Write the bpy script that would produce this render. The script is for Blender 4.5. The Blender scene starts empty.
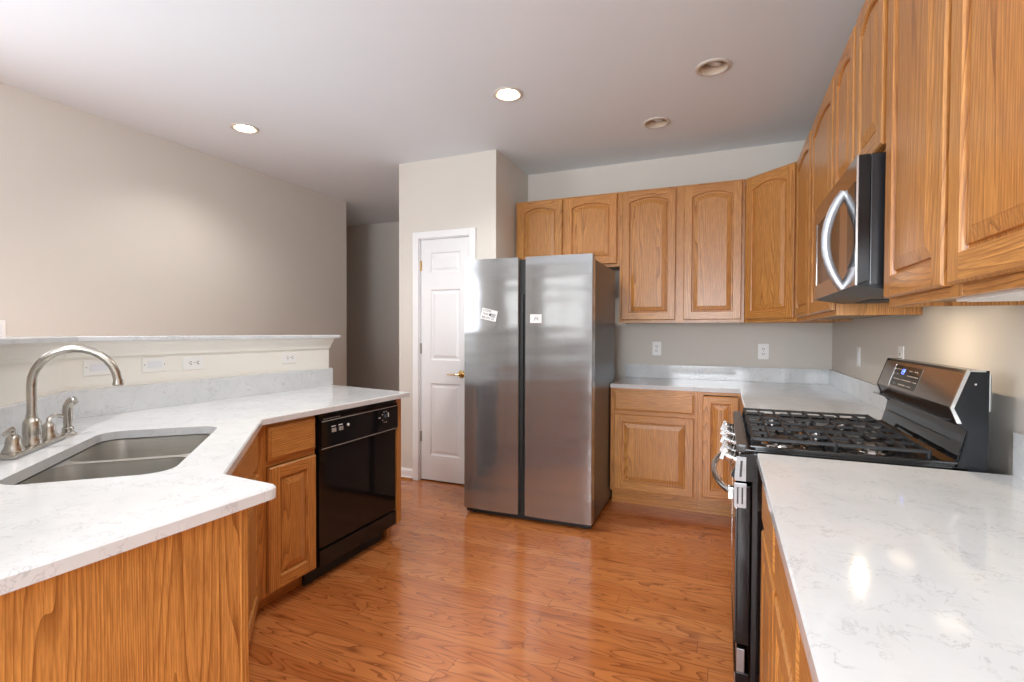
import bpy, bmesh, math, random
from mathutils import Vector, Matrix
PI = math.pi
random.seed(4)
C = bpy.context.scene.collection
S = bpy.context.scene

# ------------------------------------------------------------------ camera
F = Vector((-0.38887264, 0.92112336, -0.01760165))
R = Vector((0.92123685, 0.38898673, 0.00346318))
U = Vector((-0.01003682, 0.01486856, 0.99983908))
cd = bpy.data.cameras.new('camera')
cam = bpy.data.objects.new('camera', cd); C.objects.link(cam)
cd.sensor_width = 36; cd.lens = 502.5506 * 36 / 1024; cd.clip_start = 0.02
cam.matrix_world = Matrix(((R.x, U.x, -F.x, 0), (R.y, U.y, -F.y, 0), (R.z, U.z, -F.z, 1.3017), (0, 0, 0, 1)))
S.camera = cam

# ------------------------------------------------------------------ world, exposure
S.view_settings.view_transform = 'Standard'; S.view_settings.look = 'None'
S.view_settings.gamma = 1; S.view_settings.use_curve_mapping = False
S.view_settings.exposure = 0.27
w = bpy.data.worlds.new('world'); S.world = w; w.use_nodes = True
w.node_tree.nodes['Background'].inputs[0].default_value = (1.0, 0.98, 0.95, 1)
w.node_tree.nodes['Background'].inputs[1].default_value = 2.0
S.cycles.max_bounces = 8; S.cycles.diffuse_bounces = 6; S.cycles.glossy_bounces = 5
S.cycles.sample_clamp_indirect = 6; S.cycles.caustics_reflective = False

CEIL = 2.783
def area(name, loc, rot, sx, sy, power, col, spread=PI):
    l = bpy.data.lights.new(name, 'AREA'); l.shape = 'RECTANGLE'; l.size = sx; l.size_y = sy
    l.energy = power; l.color = col; l.spread = spread
    o = bpy.data.objects.new(name, l); C.objects.link(o); o.location = loc; o.rotation_euler = rot
    return o
DAY = (0.86, 0.93, 1.0)
# added area lights as daylight at invented window openings behind and beside the camera
area('added_daylight_rear_right', (-0.30, -3.14, 1.42), (PI/2, 0, 0), 1.5, 1.65, 125, DAY)
area('added_daylight_left', (-3.94, -0.10, 1.45), (0, -PI/2, 0), 1.85, 2.3, 46, DAY)
def spot(name, loc, power, col, size=2.4, rad=0.035, blend=0.8):
    l = bpy.data.lights.new(name, 'SPOT'); l.energy = power; l.color = col; l.spot_size = size
    l.spot_blend = blend; l.shadow_soft_size = rad
    o = bpy.data.objects.new(name, l); C.objects.link(o); o.location = loc
    return o
WARM = (1.0, 0.96, 0.90)
SPOTS = [(-3.233, 2.641), (-1.254, 2.893), (-0.75, 0.70), (-2.4, 0.4), (-1.9, -1.5)]

# ------------------------------------------------------------------ materials
def new_mat(name):
    m = bpy.data.materials.new(name); m.use_nodes = True
    nt = m.node_tree; b = nt.nodes['Principled BSDF']
    return m, nt, b
def N(nt, t, **kw):
    n = nt.nodes.new(t)
    for k, v in kw.items(): setattr(n, k, v)
    return n
def L(nt, a, b): nt.links.new(a, b)
def math_n(nt, op, a, b=None, c=None):
    n = N(nt, 'ShaderNodeMath', operation=op)
    for i, v in enumerate((a, b, c)):
        if v is None: continue
        if isinstance(v, (int, float)): n.inputs[i].default_value = v
        else: L(nt, v, n.inputs[i])
    return n.outputs[0]
def vmath(nt, op, a, b):
    n = N(nt, 'ShaderNodeVectorMath', operation=op)
    for i, v in enumerate((a, b)):
        if isinstance(v, (tuple, list)): n.inputs[i].default_value = v
        else: L(nt, v, n.inputs[i])
    return n.outputs[0]
def noise(nt, vec, scale, detail=2, rough=0.5, dist=0):
    n = N(nt, 'ShaderNodeTexNoise'); L(nt, vec, n.inputs['Vector'])
    n.inputs['Scale'].default_value = scale; n.inputs['Detail'].default_value = detail
    n.inputs['Roughness'].default_value = rough; n.inputs['Distortion'].default_value = dist
    return n.outputs[0]
def ramp(nt, fac, stops):
    r = N(nt, 'ShaderNodeValToRGB'); L(nt, fac, r.inputs[0])
    e = r.color_ramp.elements
    while len(e) < len(stops): e.new(0.5)
    for el, (p, c) in zip(e, stops):
        el.position = p; el.color = (*c, 1) if len(c) == 3 else c
    return r.outputs[0]
def mix(nt, fac, a, b, mode='MIX'):
    n = N(nt, 'ShaderNodeMix', data_type='RGBA', blend_type=mode)
    for i, v in ((0, fac), (6, a), (7, b)):
        if isinstance(v, (int, float)): n.inputs[i].default_value = v
        elif isinstance(v, tuple): n.inputs[i].default_value = (*v, 1)
        else: L(nt, v, n.inputs[i])
    return n.outputs[2]
def bump(nt, b, h, strength=0.2, dist=0.002):
    n = N(nt, 'ShaderNodeBump'); n.inputs['Strength'].default_value = strength
    n.inputs['Distance'].default_value = dist; L(nt, h, n.inputs['Height']); L(nt, n.outputs[0], b.inputs['Normal'])

def plain(name, col, rough=0.5, metal=0.0, var=0.04, vs=6.0, bmp=0.0, spec=0.5, coat=0.0):
    m, nt, b = new_mat(name)
    tc = N(nt, 'ShaderNodeTexCoord').outputs['Object']
    n = noise(nt, tc, vs, 3)
    lo = tuple(c * (1 - var) for c in col); hi = tuple(min(1, c * (1 + var)) for c in col)
    L(nt, ramp(nt, n, [(0.3, lo), (0.7, hi)]), b.inputs['Base Color'])
    b.inputs['Roughness'].default_value = rough; b.inputs['Metallic'].default_value = metal
    b.inputs['Specular IOR Level'].default_value = spec
    b.inputs['Coat Weight'].default_value = coat
    if bmp: bump(nt, b, noise(nt, tc, 220, 3), bmp, 0.001)
    return m
def emis(name, col, s):
    m, nt, b = new_mat(name)
    b.inputs['Base Color'].default_value = (*col, 1)
    b.inputs['Emission Color'].default_value = (*col, 1); b.inputs['Emission Strength'].default_value = s
    return m

def oak(name, axis, dark, mid, light, rough=0.34):
    """axis = grain direction in the object's own frame (0 x, 2 z)"""
    m, nt, b = new_mat(name)
    tc = N(nt, 'ShaderNodeTexCoord').outputs['Object']
    rnd = N(nt, 'ShaderNodeObjectInfo').outputs['Random']
    off = N(nt, 'ShaderNodeCombineXYZ')
    for i, k in enumerate((17.0, 9.0, 5.0)): L(nt, math_n(nt, 'MULTIPLY', rnd, k), off.inputs[i])
    v = vmath(nt, 'ADD', tc, off.outputs[0])
    sc = [1.0, 1.0, 1.0]; sc[axis] = 0.085
    vr = vmath(nt, 'MULTIPLY', v, tuple(sc))
    field = noise(nt, vr, 5.5, 2.0, 0.4, 0.1)
    sv = N(nt, 'ShaderNodeSeparateXYZ'); L(nt, v, sv.inputs[0])
    if axis == 2: lin = math_n(nt, 'ADD', sv.outputs[0], sv.outputs[1])
    else: lin = math_n(nt, 'ADD', sv.outputs[2], sv.outputs[1])
    rings = math_n(nt, 'ADD', math_n(nt, 'MULTIPLY', field, 30.0), math_n(nt, 'MULTIPLY', lin, 95.0))
    fr = math_n(nt, 'FRACT', rings)
    # soft asymmetric growth rings: slow rise, quick fall
    ring = math_n(nt, 'POWER', fr, 3.0)
    sc2 = [1.0, 1.0, 1.0]; sc2[axis] = 0.045
    vp = vmath(nt, 'MULTIPLY', v, tuple(sc2))
    pores = noise(nt, vp, 230, 3, 0.7)
    pores = math_n(nt, 'SMOOTHSTEP' if False else 'SUBTRACT', pores, 0.38)
    pores = math_n(nt, 'MULTIPLY', pores, 4.0); 
    cl = N(nt, 'ShaderNodeClamp'); L(nt, pores, cl.inputs[0]); pores = cl.outputs[0]
    broad = noise(nt, vr, 1.7, 1.5)
    base = ramp(nt, broad, [(0.3, mid), (0.7, light)])
    streak = noise(nt, vp, 60, 2, 0.6)
    rs = math_n(nt, 'MULTIPLY', ring, math_n(nt, 'ADD', math_n(nt, 'MULTIPLY', streak, 1.15), 0.14))
    c1 = mix(nt, rs, base, dark)
    inv = math_n(nt, 'MULTIPLY', math_n(nt, 'SUBTRACT', 1.0, pores), 0.48)
    c2 = mix(nt, inv, c1, dark)
    tint = math_n(nt, 'ADD', math_n(nt, 'MULTIPLY', rnd, 0.14), 0.93)
    hs = N(nt, 'ShaderNodeHueSaturation'); L(nt, tint, hs.inputs['Value']); L(nt, c2, hs.inputs['Color'])
    L(nt, hs.outputs[0], b.inputs['Base Color'])
    b.inputs['Roughness'].default_value = rough
    b.inputs['Coat Weight'].default_value = 0.25; b.inputs['Coat Roughness'].default_value = 0.22
    bump(nt, b, pores, 0.12, 0.0006)
    return m
OD, OM, OL = (0.22, 0.065, 0.012), (0.66, 0.285, 0.068), (0.74, 0.37, 0.105)
M_OV = oak('honey_oak_upright_grain', 2, OD, OM, OL)
M_OH = oak('honey_oak_level_grain', 0, OD, OM, OL)

def quartz(name):
    m, nt, b = new_mat(name)
    tc = N(nt, 'ShaderNodeTexCoord').outputs['Object']
    warp = noise(nt, tc, 7, 3, 0.6)
    d = N(nt, 'ShaderNodeTexNoise'); L(nt, tc, d.inputs['Vector']); d.inputs['Scale'].default_value = 9; d.inputs['Detail'].default_value = 3
    v2 = vmath(nt, 'ADD', tc, vmath(nt, 'MULTIPLY', d.outputs['Color'], (0.16, 0.16, 0.16)))
    a = noise(nt, v2, 16, 5, 0.62)
    vein = math_n(nt, 'ABSOLUTE', math_n(nt, 'SUBTRACT', a, 0.5))
    vein = ramp(nt, vein, [(0.0, (1, 1, 1)), (0.020, (0, 0, 0))])
    mask = ramp(nt, noise(nt, tc, 11, 2), [(0.40, (0, 0, 0)), (0.58, (1, 1, 1))])
    f = math_n(nt, 'MULTIPLY', math_n(nt, 'MULTIPLY', vein, mask), 0.58)
    cloud = ramp(nt, warp, [(0.3, (0.67, 0.695, 0.715)), (0.7, (0.73, 0.75, 0.77))])
    L(nt, mix(nt, f, cloud, (0.42, 0.43, 0.45)), b.inputs['Base Color'])
    b.inputs['Roughness'].default_value = 0.075
    return m
M_Q = quartz('white_quartz_grey_veins')

def floor_mat():
    m, nt, b = new_mat('oak_floorboards')
    tc = N(nt, 'ShaderNodeTexCoord').outputs['Object']
    sp = N(nt, 'ShaderNodeSeparateXYZ'); L(nt, tc, sp.inputs[0])
    W = 0.083
    row = math_n(nt, 'FLOOR', math_n(nt, 'DIVIDE', sp.outputs[1], W))
    fy = math_n(nt, 'FRACT', math_n(nt, 'DIVIDE', sp.outputs[1], W))
    wn = N(nt, 'ShaderNodeTexWhiteNoise', noise_dimensions='1D'); L(nt, row, wn.inputs['W'])
    xo = math_n(nt, 'ADD', math_n(nt, 'DIVIDE', sp.outputs[0], 0.95), math_n(nt, 'MULTIPLY', wn.outputs[0], 7.3))
    col = math_n(nt, 'FLOOR', xo); fx = math_n(nt, 'FRACT', xo)
    wn2 = N(nt, 'ShaderNodeTexWhiteNoise', noise_dimensions='2D')
    cmb = N(nt, 'ShaderNodeCombineXYZ'); L(nt, row, cmb.inputs[0]); L(nt, col, cmb.inputs[1]); L(nt, cmb.outputs[0], wn2.inputs['Vector'])
    pid = wn2.outputs['Value']
    off = N(nt, 'ShaderNodeCombineXYZ'); L(nt, math_n(nt, 'MULTIPLY', pid, 31.0), off.inputs[0]); L(nt, math_n(nt, 'MULTIPLY', pid, 13.0), off.inputs[2])
    v = vmath(nt, 'ADD', tc, off.outputs[0])
    vr = vmath(nt, 'MULTIPLY', v, (0.17, 1.0, 1.0))
    field = noise(nt, vr, 7.0, 2.5, 0.5, 0.3)
    ring = math_n(nt, 'POWER', math_n(nt, 'FRACT', math_n(nt, 'MULTIPLY', field, 16.0)), 5.0)
    vp = vmath(nt, 'MULTIPLY', v, (0.03, 1.0, 1.0))
    st = noise(nt, vp, 160, 3, 0.65)
    base = ramp(nt, pid, [(0.0, (0.52, 0.165, 0.042)), (0.5, (0.60, 0.205, 0.056)), (1.0, (0.68, 0.255, 0.078))])
    base = mix(nt, math_n(nt, 'MULTIPLY', st, 0.5), base, (0.36, 0.11, 0.03))
    c = mix(nt, math_n(nt, 'MULTIPLY', ring, 0.8), base, (0.17, 0.04, 0.011))
    e1 = math_n(nt, 'MINIMUM', fy, math_n(nt, 'SUBTRACT', 1.0, fy))
    g1 = math_n(nt, 'LESS_THAN', e1, 0.011)
    e2 = math_n(nt, 'MINIMUM', fx, math_n(nt, 'SUBTRACT', 1.0, fx))
    g2 = math_n(nt, 'LESS_THAN', e2, 0.0012)
    g = math_n(nt, 'MAXIMUM', g1, g2)
    c = mix(nt, math_n(nt, 'MULTIPLY', g, 0.7), c, (0.09, 0.03, 0.012))
    L(nt, c, b.inputs['Base Color'])
    b.inputs['Roughness'].default_value = 0.2
    b.inputs['Coat Weight'].default_value = 0.35; b.inputs['Coat Roughness'].default_value = 0.1
    h = math_n(nt, 'ADD', math_n(nt, 'MULTIPLY', g, -1.0), math_n(nt, 'MULTIPLY', noise(nt, tc, 9, 2), 0.6))
    bump(nt, b, h, 0.10, 0.002)
    return m
M_FLOOR = floor_mat()

def steel(name, col, rough, wav=0.0, aniso=0.0, streak=(1, 1, 90)):
    m, nt, b = new_mat(name)
    tc = N(nt, 'ShaderNodeTexCoord').outputs['Object']
    n = noise(nt, vmath(nt, 'MULTIPLY', tc, streak), 6, 3, 0.6)
    lo = tuple(c * 0.9 for c in col); hi = tuple(min(1, c * 1.08) for c in col)
    L(nt, ramp(nt, n, [(0.3, lo), (0.7, hi)]), b.inputs['Base Color'])
    b.inputs['Metallic'].default_value = 1.0; b.inputs['Roughness'].default_value = rough
    if aniso:
        b.inputs['Anisotropic'].default_value = aniso; b.inputs['Anisotropic Rotation'].default_value = 0.25
        t = N(nt, 'ShaderNodeTangent', direction_type='RADIAL', axis='Z'); L(nt, t.outputs[0], b.inputs['Tangent'])
    if wav:
        h = noise(nt, vmath(nt, 'MULTIPLY', tc, (0.45, 1.0, 3.2)), 2.0, 1.2)
        bump(nt, b, h, wav, 0.02)
    return m
M_FR = steel('brushed_stainless_fridge', (0.40, 0.41, 0.42), 0.15, wav=0.4, aniso=0.7)
M_FR.node_tree.nodes['Principled BSDF'].inputs['Metallic'].default_value = 0.80
M_SS = steel('stainless_steel', (0.62, 0.61, 0.60), 0.22)
M_SSD = steel('polished_dark_stainless', (0.46, 0.43, 0.41), 0.13, wav=0.05)
M_SAT = steel('satin_silver_handle', (0.50, 0.52, 0.56), 0.45)
M_BRK = steel('grey_satin_trim', (0.34, 0.34, 0.35), 0.3)
M_SINK = steel('satin_sink_steel', (0.66, 0.65, 0.62), 0.28)
M_NICK = steel('brushed_nickel', (0.50, 0.47, 0.42), 0.26, streak=(1, 1, 1))
M_BRASS = steel('polished_brass', (0.80, 0.58, 0.26), 0.16, streak=(1, 1, 1))
M_HNG = steel('dull_hinge_metal', (0.42, 0.40, 0.36), 0.35, streak=(1, 1, 1))

M_WALL = plain('greige_wall_paint', (0.68, 0.64, 0.585), 0.62, var=0.015, vs=2, bmp=0.05)
M_WALLC = plain('cream_wall_paint', (0.86, 0.84, 0.775), 0.6, var=0.015, vs=2, bmp=0.05)
M_CEIL = plain('ceiling_paint', (0.82, 0.875, 0.93), 0.8, var=0.01, vs=2, bmp=0.04)
M_TRIM = plain('white_trim_paint', (0.84, 0.84, 0.85), 0.32, var=0.01)
M_DOORW = plain('white_door_paint', (0.80, 0.80, 0.81), 0.36, var=0.01)
M_PLATE = plain('white_plastic', (0.86, 0.86, 0.84), 0.35, var=0.01)
M_PLATE2 = plain('bright_white_plastic_insert', (0.78, 0.80, 0.84), 0.3, var=0.01)
M_SLOT = plain('dark_slot', (0.05, 0.05, 0.05), 0.6)
M_BLK = plain('black_gloss_enamel', (0.006, 0.006, 0.007), 0.07, spec=0.38)
M_BLKM = plain('black_satin_steel', (0.014, 0.015, 0.018), 0.2, spec=0.5)
M_SIDE = plain('charcoal_case_side', (0.05, 0.05, 0.052), 0.30)
M_BLKS = plain('black_side_steel', (0.012, 0.013, 0.015), 0.32, spec=0.25)
M_IRON = plain('cast_iron', (0.014, 0.014, 0.016), 0.42, bmp=0.15, spec=0.35)
M_GLASS = plain('black_display_glass', (0.015, 0.013, 0.012), 0.06, spec=0.5)
M_KICK = plain('black_kick_rubber', (0.012, 0.012, 0.012), 0.5)
M_BLUE = emis('blue_clock_digits', (0.12, 0.2, 1.0), 3.5)
M_MARK = plain('pale_printed_mark', (0.85, 0.85, 0.85), 0.5)
M_MARKD = plain('dim_printed_mark', (0.42, 0.39, 0.36), 0.5)
M_MAGW = plain('white_magnet_card', (0.86, 0.86, 0.86), 0.45)
M_INK = plain('black_ink', (0.03, 0.03, 0.035), 0.6)
M_INKG = plain('grey_ink', (0.45, 0.45, 0.47), 0.6)
M_CAN = plain('beige_can_baffle', (0.62, 0.50, 0.38), 0.45)
M_CANR = plain('cream_can_trim', (0.66, 0.60, 0.53), 0.45)
M_BULB = plain('frosted_bulb_face', (0.55, 0.55, 0.54), 0.22)
M_ON = emis('lit_bulb_face', (1.0, 0.93, 0.78), 14)
M_MWL = emis('cooktop_lamp_lens', (1.0, 0.80, 0.55), 1.2)
M_UCL = plain('under_cabinet_light_lens', (0.84, 0.83, 0.78), 0.4)
M_DARKOAK = oak('unfinished_oak_underside', 2, (0.20, 0.11, 0.04), (0.34, 0.21, 0.09), (0.40, 0.26, 0.12), 0.55)  # darker, rougher oak for carcass insides and undersides
def glassm():
    m, nt, b = new_mat('window_glass')
    b.inputs['Base Color'].default_value = (1, 1, 1, 1); b.inputs['Roughness'].default_value = 0
    b.inputs['Transmission Weight'].default_value = 1; b.inputs['IOR'].default_value = 1.02
    return m
M_WG = glassm()

# ------------------------------------------------------------------ mesh helpers
class MB:
    def __init__(s): s.v = []; s.f = []; s.m = []; s.mats = []; s.sm = []
    def mi(s, mat):
        if mat not in s.mats: s.mats.append(mat)
        return s.mats.index(mat)
    def add(s, vs, fs, mat, smooth=False):
        o = len(s.v); s.v += [tuple(v) for v in vs]; k = s.mi(mat)
        for f in fs: s.f.append(tuple(i + o for i in f)); s.m.append(k); s.sm.append(smooth)
    def box(s, a, b, mat, bev=0.0):
        x0, y0, z0 = [min(a[i], b[i]) for i in range(3)]; x1, y1, z1 = [max(a[i], b[i]) for i in range(3)]
        if bev <= 0:
            vs = [(x0,y0,z0),(x1,y0,z0),(x1,y1,z0),(x0,y1,z0),(x0,y0,z1),(x1,y0,z1),(x1,y1,z1),(x0,y1,z1)]
            s.add(vs, [(0,3,2,1),(4,5,6,7),(0,1,5,4),(1,2,6,5),(2,3,7,6),(3,0,4,7)], mat); return
        bm = bmesh.new(); bmesh.ops.create_cube(bm, size=1)
        for v in bm.verts: v.co = Vector(((x0+x1)/2 + v.co.x*(x1-x0), (y0+y1)/2 + v.co.y*(y1-y0), (z0+z1)/2 + v.co.z*(z1-z0)))
        bmesh.ops.bevel(bm, geom=list(bm.edges), offset=min(bev, .49*min(x1-x0, y1-y0, z1-z0)), segments=2, profile=0.7, affect='EDGES')
        s.frombm(bm, mat, False)
    def frombm(s, bm, mat, smooth=False, M=None):
        bm.verts.index_update()
        s.add([(M @ v.co if M else v.co) for v in bm.verts], [[v.index for v in f.verts] for f in bm.faces], mat, smooth)
        bm.free()
    def rings(s, rs, mat, smooth=True, close=True, cap0=True, cap1=True):
        n = len(rs[0]); vs = [p for r in rs for p in r]; fs = []
        for i in range(len(rs)-1):
            for j in range(n if close else n-1):
                k = (j+1) % n
                fs.append((i*n+j, i*n+k, (i+1)*n+k, (i+1)*n+j))
        s.add(vs, fs, mat, smooth)
        if cap0: s.add(rs[0], [tuple(range(n))[::-1]], mat)
        if cap1: s.add(rs[-1], [tuple(range(n))], mat)
    def tube(s, pts, rad, mat, seg=12, flat=1.0, up=None):
        pts = [Vector(p) for p in pts]; rads = rad if isinstance(rad, (list, tuple)) else [rad]*len(pts)
        rs = []; prev = None
        for i, p in enumerate(pts):
            d = (pts[min(i+1, len(pts)-1)] - pts[max(i-1, 0)]).normalized()
            if prev is None:
                a = Vector(up) if up else (Vector((0,0,1)) if abs(d.z) < .9 else Vector((1,0,0)))
            else: a = prev
            u = (a - d*a.dot(d)).normalized(); v = d.cross(u); prev = u
            rs.append([p + (u*math.cos(t)*rads[i]*flat + v*math.sin(t)*rads[i]) for t in [2*PI*k/seg for k in range(seg)]])
        s.rings(rs, mat)
    def lathe(s, prof, c, mat, axis='z', seg=24, cap=True):
        """prof: (radius, height) pairs along axis, c: base centre; axis z, -y, x"""
        c = Vector(c); ax = {'z': ((1,0,0),(0,1,0),(0,0,1)), '-y': ((1,0,0),(0,0,1),(0,-1,0)), 'x': ((0,1,0),(0,0,1),(1,0,0))}[axis] if isinstance(axis, str) else axis
        e1, e2, e3 = [Vector(a) for a in ax]
        rs = [[c + e1*(r*math.cos(t)) + e2*(r*math.sin(t)) + e3*h for t in [2*PI*k/seg for k in range(seg)]] for r, h in prof]
        s.rings(rs, mat, cap0=cap, cap1=cap)
    def prism(s, poly, lo, hi, mat, plane='xy', bev=0.0):
        """extrude a 2-D outline; plane 'xy' along z, 'yz' along x, 'xz' along y"""
        def P(a, b, h): return {'xy': (a, b, h), 'yz': (h, a, b), 'xz': (a, h, b)}[plane]
        n = len(poly)
        r0 = [P(a, b, lo) for a, b in poly]; r1 = [P(a, b, hi) for a, b in poly]
        s.rings([r0, r1], mat, smooth=False)
    def build(s, name, parent=None, sharp=35):
        me = bpy.data.meshes.new(name); me.from_pydata(s.v, [], s.f)
        for m in s.mats: me.materials.append(m)
        for p, k, q in zip(me.polygons, s.m, s.sm): p.material_index = k; p.use_smooth = q
        bm = bmesh.new(); bm.from_mesh(me); bmesh.ops.remove_doubles(bm, verts=bm.verts, dist=1e-5)
        bmesh.ops.recalc_face_normals(bm, faces=bm.faces); bm.to_mesh(me); bm.free()
        if any(s.sm): me.set_sharp_from_angle(angle=math.radians(sharp))
        me.update()
        o = bpy.data.objects.new(name, me); C.objects.link(o)
        if parent: o.parent = parent
        return o
def fill_poly(outer, holes):
    """triangles of a flat outline with holes -> bmesh"""
    bm = bmesh.new(); es = []
    for loop in [outer] + holes:
        vs = [bm.verts.new((x, y, 0)) for x, y in loop]
        for i in range(len(vs)): es.append(bm.edges.new((vs[i], vs[(i+1) % len(vs)])))
    bmesh.ops.triangle_fill(bm, use_beauty=True, use_dissolve=False, edges=es)
    for f in bm.faces:
        if f.normal.z < 0: f.normal_flip()
    return bm
def inset(poly, d):
    n = len(poly); out = []
    for i in range(n):
        p0, p1, p2 = Vector(poly[i-1]), Vector(poly[i]), Vector(poly[(i+1) % n])
        a = (p1-p0).normalized(); b = (p2-p1).normalized()
        na = Vector((-a.y, a.x)); nb = Vector((-b.y, b.x)); m = (na+nb)
        if m.length < 1e-6: out.append(tuple(p1)); continue
        m = m.normalized(); out.append(tuple(p1 + m*d/max(.3, m.dot(na))))
    return out
def round_poly(poly, rad):
    """rad: dict index->radius"""
    out = []
    n = len(poly)
    for i, p in enumerate(poly):
        r = rad.get(i, 0)
        if not r: out.append(p); continue
        p1 = Vector(p); a = (Vector(poly[i-1]) - p1).normalized(); b = (Vector(poly[(i+1) % n]) - p1).normalized()
        s0 = p1 + a*r; s1 = p1 + b*r
        for k in range(9):
            t = k/8; out.append(tuple((1-t)**2*s0 + 2*t*(1-t)*p1 + t*t*s1))
    return out
def slab(mb, poly, holes, z0, z1, mat, bev=0.004):
    """countertop: CCW outline, CW-agnostic holes, eased top edge"""
    pin = inset(poly, bev)
    bm = fill_poly(pin, holes)
    mb.frombm(bm.copy(), mat, False, Matrix.Translation((0, 0, z1)))
    bm.free()
    bm = fill_poly(poly, holes); mb.frombm(bm, mat, False, Matrix.Translation((0, 0, z0)))
    mb.rings([[(x, y, z0) for x, y in poly], [(x, y, z1-bev) for x, y in poly], [(x, y, z1) for x, y in pin]], mat, smooth=False, cap0=False, cap1=False)
    for h in holes:
        mb.rings([[(x, y, z0) for x, y in h], [(x, y, z1) for x, y in h]], mat, smooth=False, cap0=False, cap1=False)
def thing(name, label, cat, loc=(0,0,0), rz=0, group=None):
    o = bpy.data.objects.new(name, None); C.objects.link(o); o.empty_display_size = .1
    o.location = loc; o.rotation_euler = (0, 0, rz); o['label'] = label; o['category'] = cat
    if group: o['group'] = group
    return o
def tag(o, label, cat, group=None):
    o['label'] = label; o['category'] = cat
    if group: o['group'] = group
    return o
def struct(o): o['kind'] = 'structure'; return o
def text_mesh(name, body, size, mat, M, parent, extrude=0.0004):
    c = bpy.data.curves.new(name, 'FONT'); c.body = body; c.size = size; c.extrude = extrude; c.align_x = 'CENTER'; c.align_y = 'CENTER'
    o = bpy.data.objects.new(name, c); C.objects.link(o)
    bpy.context.view_layer.update()
    me = bpy.data.meshes.new_from_object(o.evaluated_get(bpy.context.evaluated_depsgraph_get()))
    bpy.data.objects.remove(o); me.transform(M)
    me.materials.clear(); me.materials.append(mat)
    q = bpy.data.objects.new(name, me); C.objects.link(q); q.parent = parent
    return q
def face_M(x, y, z, rot=0.0):
    """text standing upright, readable from -y, at local x,y,z"""
    return Matrix.Translation((x, y, z)) @ Matrix.Rotation(PI/2, 4, 'X') @ Matrix.Rotation(rot, 4, 'Z')

# ------------------------------------------------------------------ cabinet parts (local: x across, -y towards the viewer, z up)
def panel_door(name, parent, x0, x1, z0, z1, y=-0.0025, th=0.02, arch=0.0, st=0.058, lab=None):
    mb = MB(); yf = y - th; c = 0.005
    # slab edges with a profiled lip
    mb.rings([[(x0, y, z0), (x1, y, z0), (x1, y, z1), (x0, y, z1)],
              [(x0, yf+c, z0), (x1, yf+c, z0), (x1, yf+c, z1), (x0, yf+c, z1)],
              [(x0+c, yf, z0+c), (x1-c, yf, z0+c), (x1-c, yf, z1-c), (x0+c, yf, z1-c)]], M_OV, smooth=False, cap0=True, cap1=False)
    X0, X1, Z0, Z1 = x0+c, x1-c, z0+c, z1-c
    xi0, xi1 = x0+st, x1-st; zi0 = z0+st; zt = z1-st*.92; zs = zt-arch
    n = 14 if arch else 1
    def outline(d):
        a, b_, lo = xi0+d, xi1-d, zi0+d
        pts = [(a, lo), (b_, lo)]
        for k in range(n+1):
            t = k/n; x = b_ + (a-b_)*t
            zz = (zs + arch*(1-(2*t-1)**2) - d) if arch else zt-d
            pts.append((x, zz))
        return pts
    o0 = outline(0)
    for s0, s1 in (((X0, xi0)), ((xi1, X1))):
        mb.add([(s0, yf, Z0), (s1, yf, Z0), (s1, yf, Z1), (s0, yf, Z1)], [(0,1,2,3)], M_OV)
    mb.add([(xi0, yf, Z0), (xi1, yf, Z0), (xi1, yf, zi0), (xi0, yf, zi0)], [(0,1,2,3)], M_OH)
    top = o0[2:]
    for a, b_ in zip(top[:-1], top[1:]):
        mb.add([(a[0], yf, a[1]), (a[0], yf, Z1), (b_[0], yf, Z1), (b_[0], yf, b_[1])], [(0,1,2,3)], M_OH)
    # joints between stiles and rails
    for xj in (xi0, xi1):
        mb.box((xj-.0006, yf-.0002, Z0), (xj+.0006, yf+.001, zi0), M_OV); mb.box((xj-.0006, yf-.0002, top[0][1] if xj == xi1 else top[-1][1]), (xj+.0006, yf+.001, Z1), M_OV)
    def ring(d, yy): return [(x, yy, z) for x, z in outline(d)]
    mb.rings([ring(0, yf), ring(.004, yf+.004), ring(.006, yf+.014), ring(.013, yf+.0145), ring(.0155, yf+.008), ring(.043, yf+.0015), ring(.045, yf+.0005)], M_OV, smooth=False, cap0=False, cap1=True)
    o = mb.build(name, parent)
    if lab: o['label'] = lab
    return o
def slab_front(name, parent, x0, x1, z0, z1, y=-0.0025, th=0.02):
    mb = MB(); yf = y-th
    def r(d, yy): return [(x0+d, yy, z0+d), (x1-d, yy, z0+d), (x1-d, yy, z1-d), (x0+d, yy, z1-d)]
    mb.rings([r(0, y), r(0, yf+.008), r(.003, yf+.006), r(.009, yf+.005), (r(.012, yf))], M_OH, smooth=False)
    return mb.build(name, parent)
def cab_body(parent, w, d, z0, z1, kick=0.0, stiles=(), rails=(), ft=0.019, name='body', side_mat=None, top=True):
    """carcass + face frame. stiles: (x0,x1) spans, rails: (z0,z1) spans"""
    mb = MB(); kz = z0 + kick
    sm = side_mat or M_OV
    for x in (0, w-.015): mb.box((x, ft, kz), (x+.015, d, z1), sm)
    if kick:
        mb.box((0.0, .075, z0), (w, .09, kz), M_OH); mb.box((0, .09, z0), (.015, d, kz), sm); mb.box((w-.015, .09, z0), (w, d, kz), sm)
    rz = kz + .012
    mb.box((.015, ft, rz), (w-.015, d, rz+.012), M_DARKOAK)
    if top: mb.box((.015, ft, z1-.015), (w-.015, d, z1-.001), M_DARKOAK)
    mb.box((.015, d-.006, rz), (w-.015, d, z1-.015 if top else z1-.25), M_DARKOAK)
    b = mb.build(name, parent)
    fm = MB()
    for a, c in stiles: fm.box((a, 0, kz), (c, ft, z1), M_OV, .0008)
    xs = sorted(stiles)
    for a, c in rails:
        for (s0, s1), (t0, t1) in zip(xs[:-1], xs[1:]): fm.box((s1, .0005, a), (t0, ft, c), M_OH)
    f = fm.build('face_frame', parent)
    return b

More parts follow.
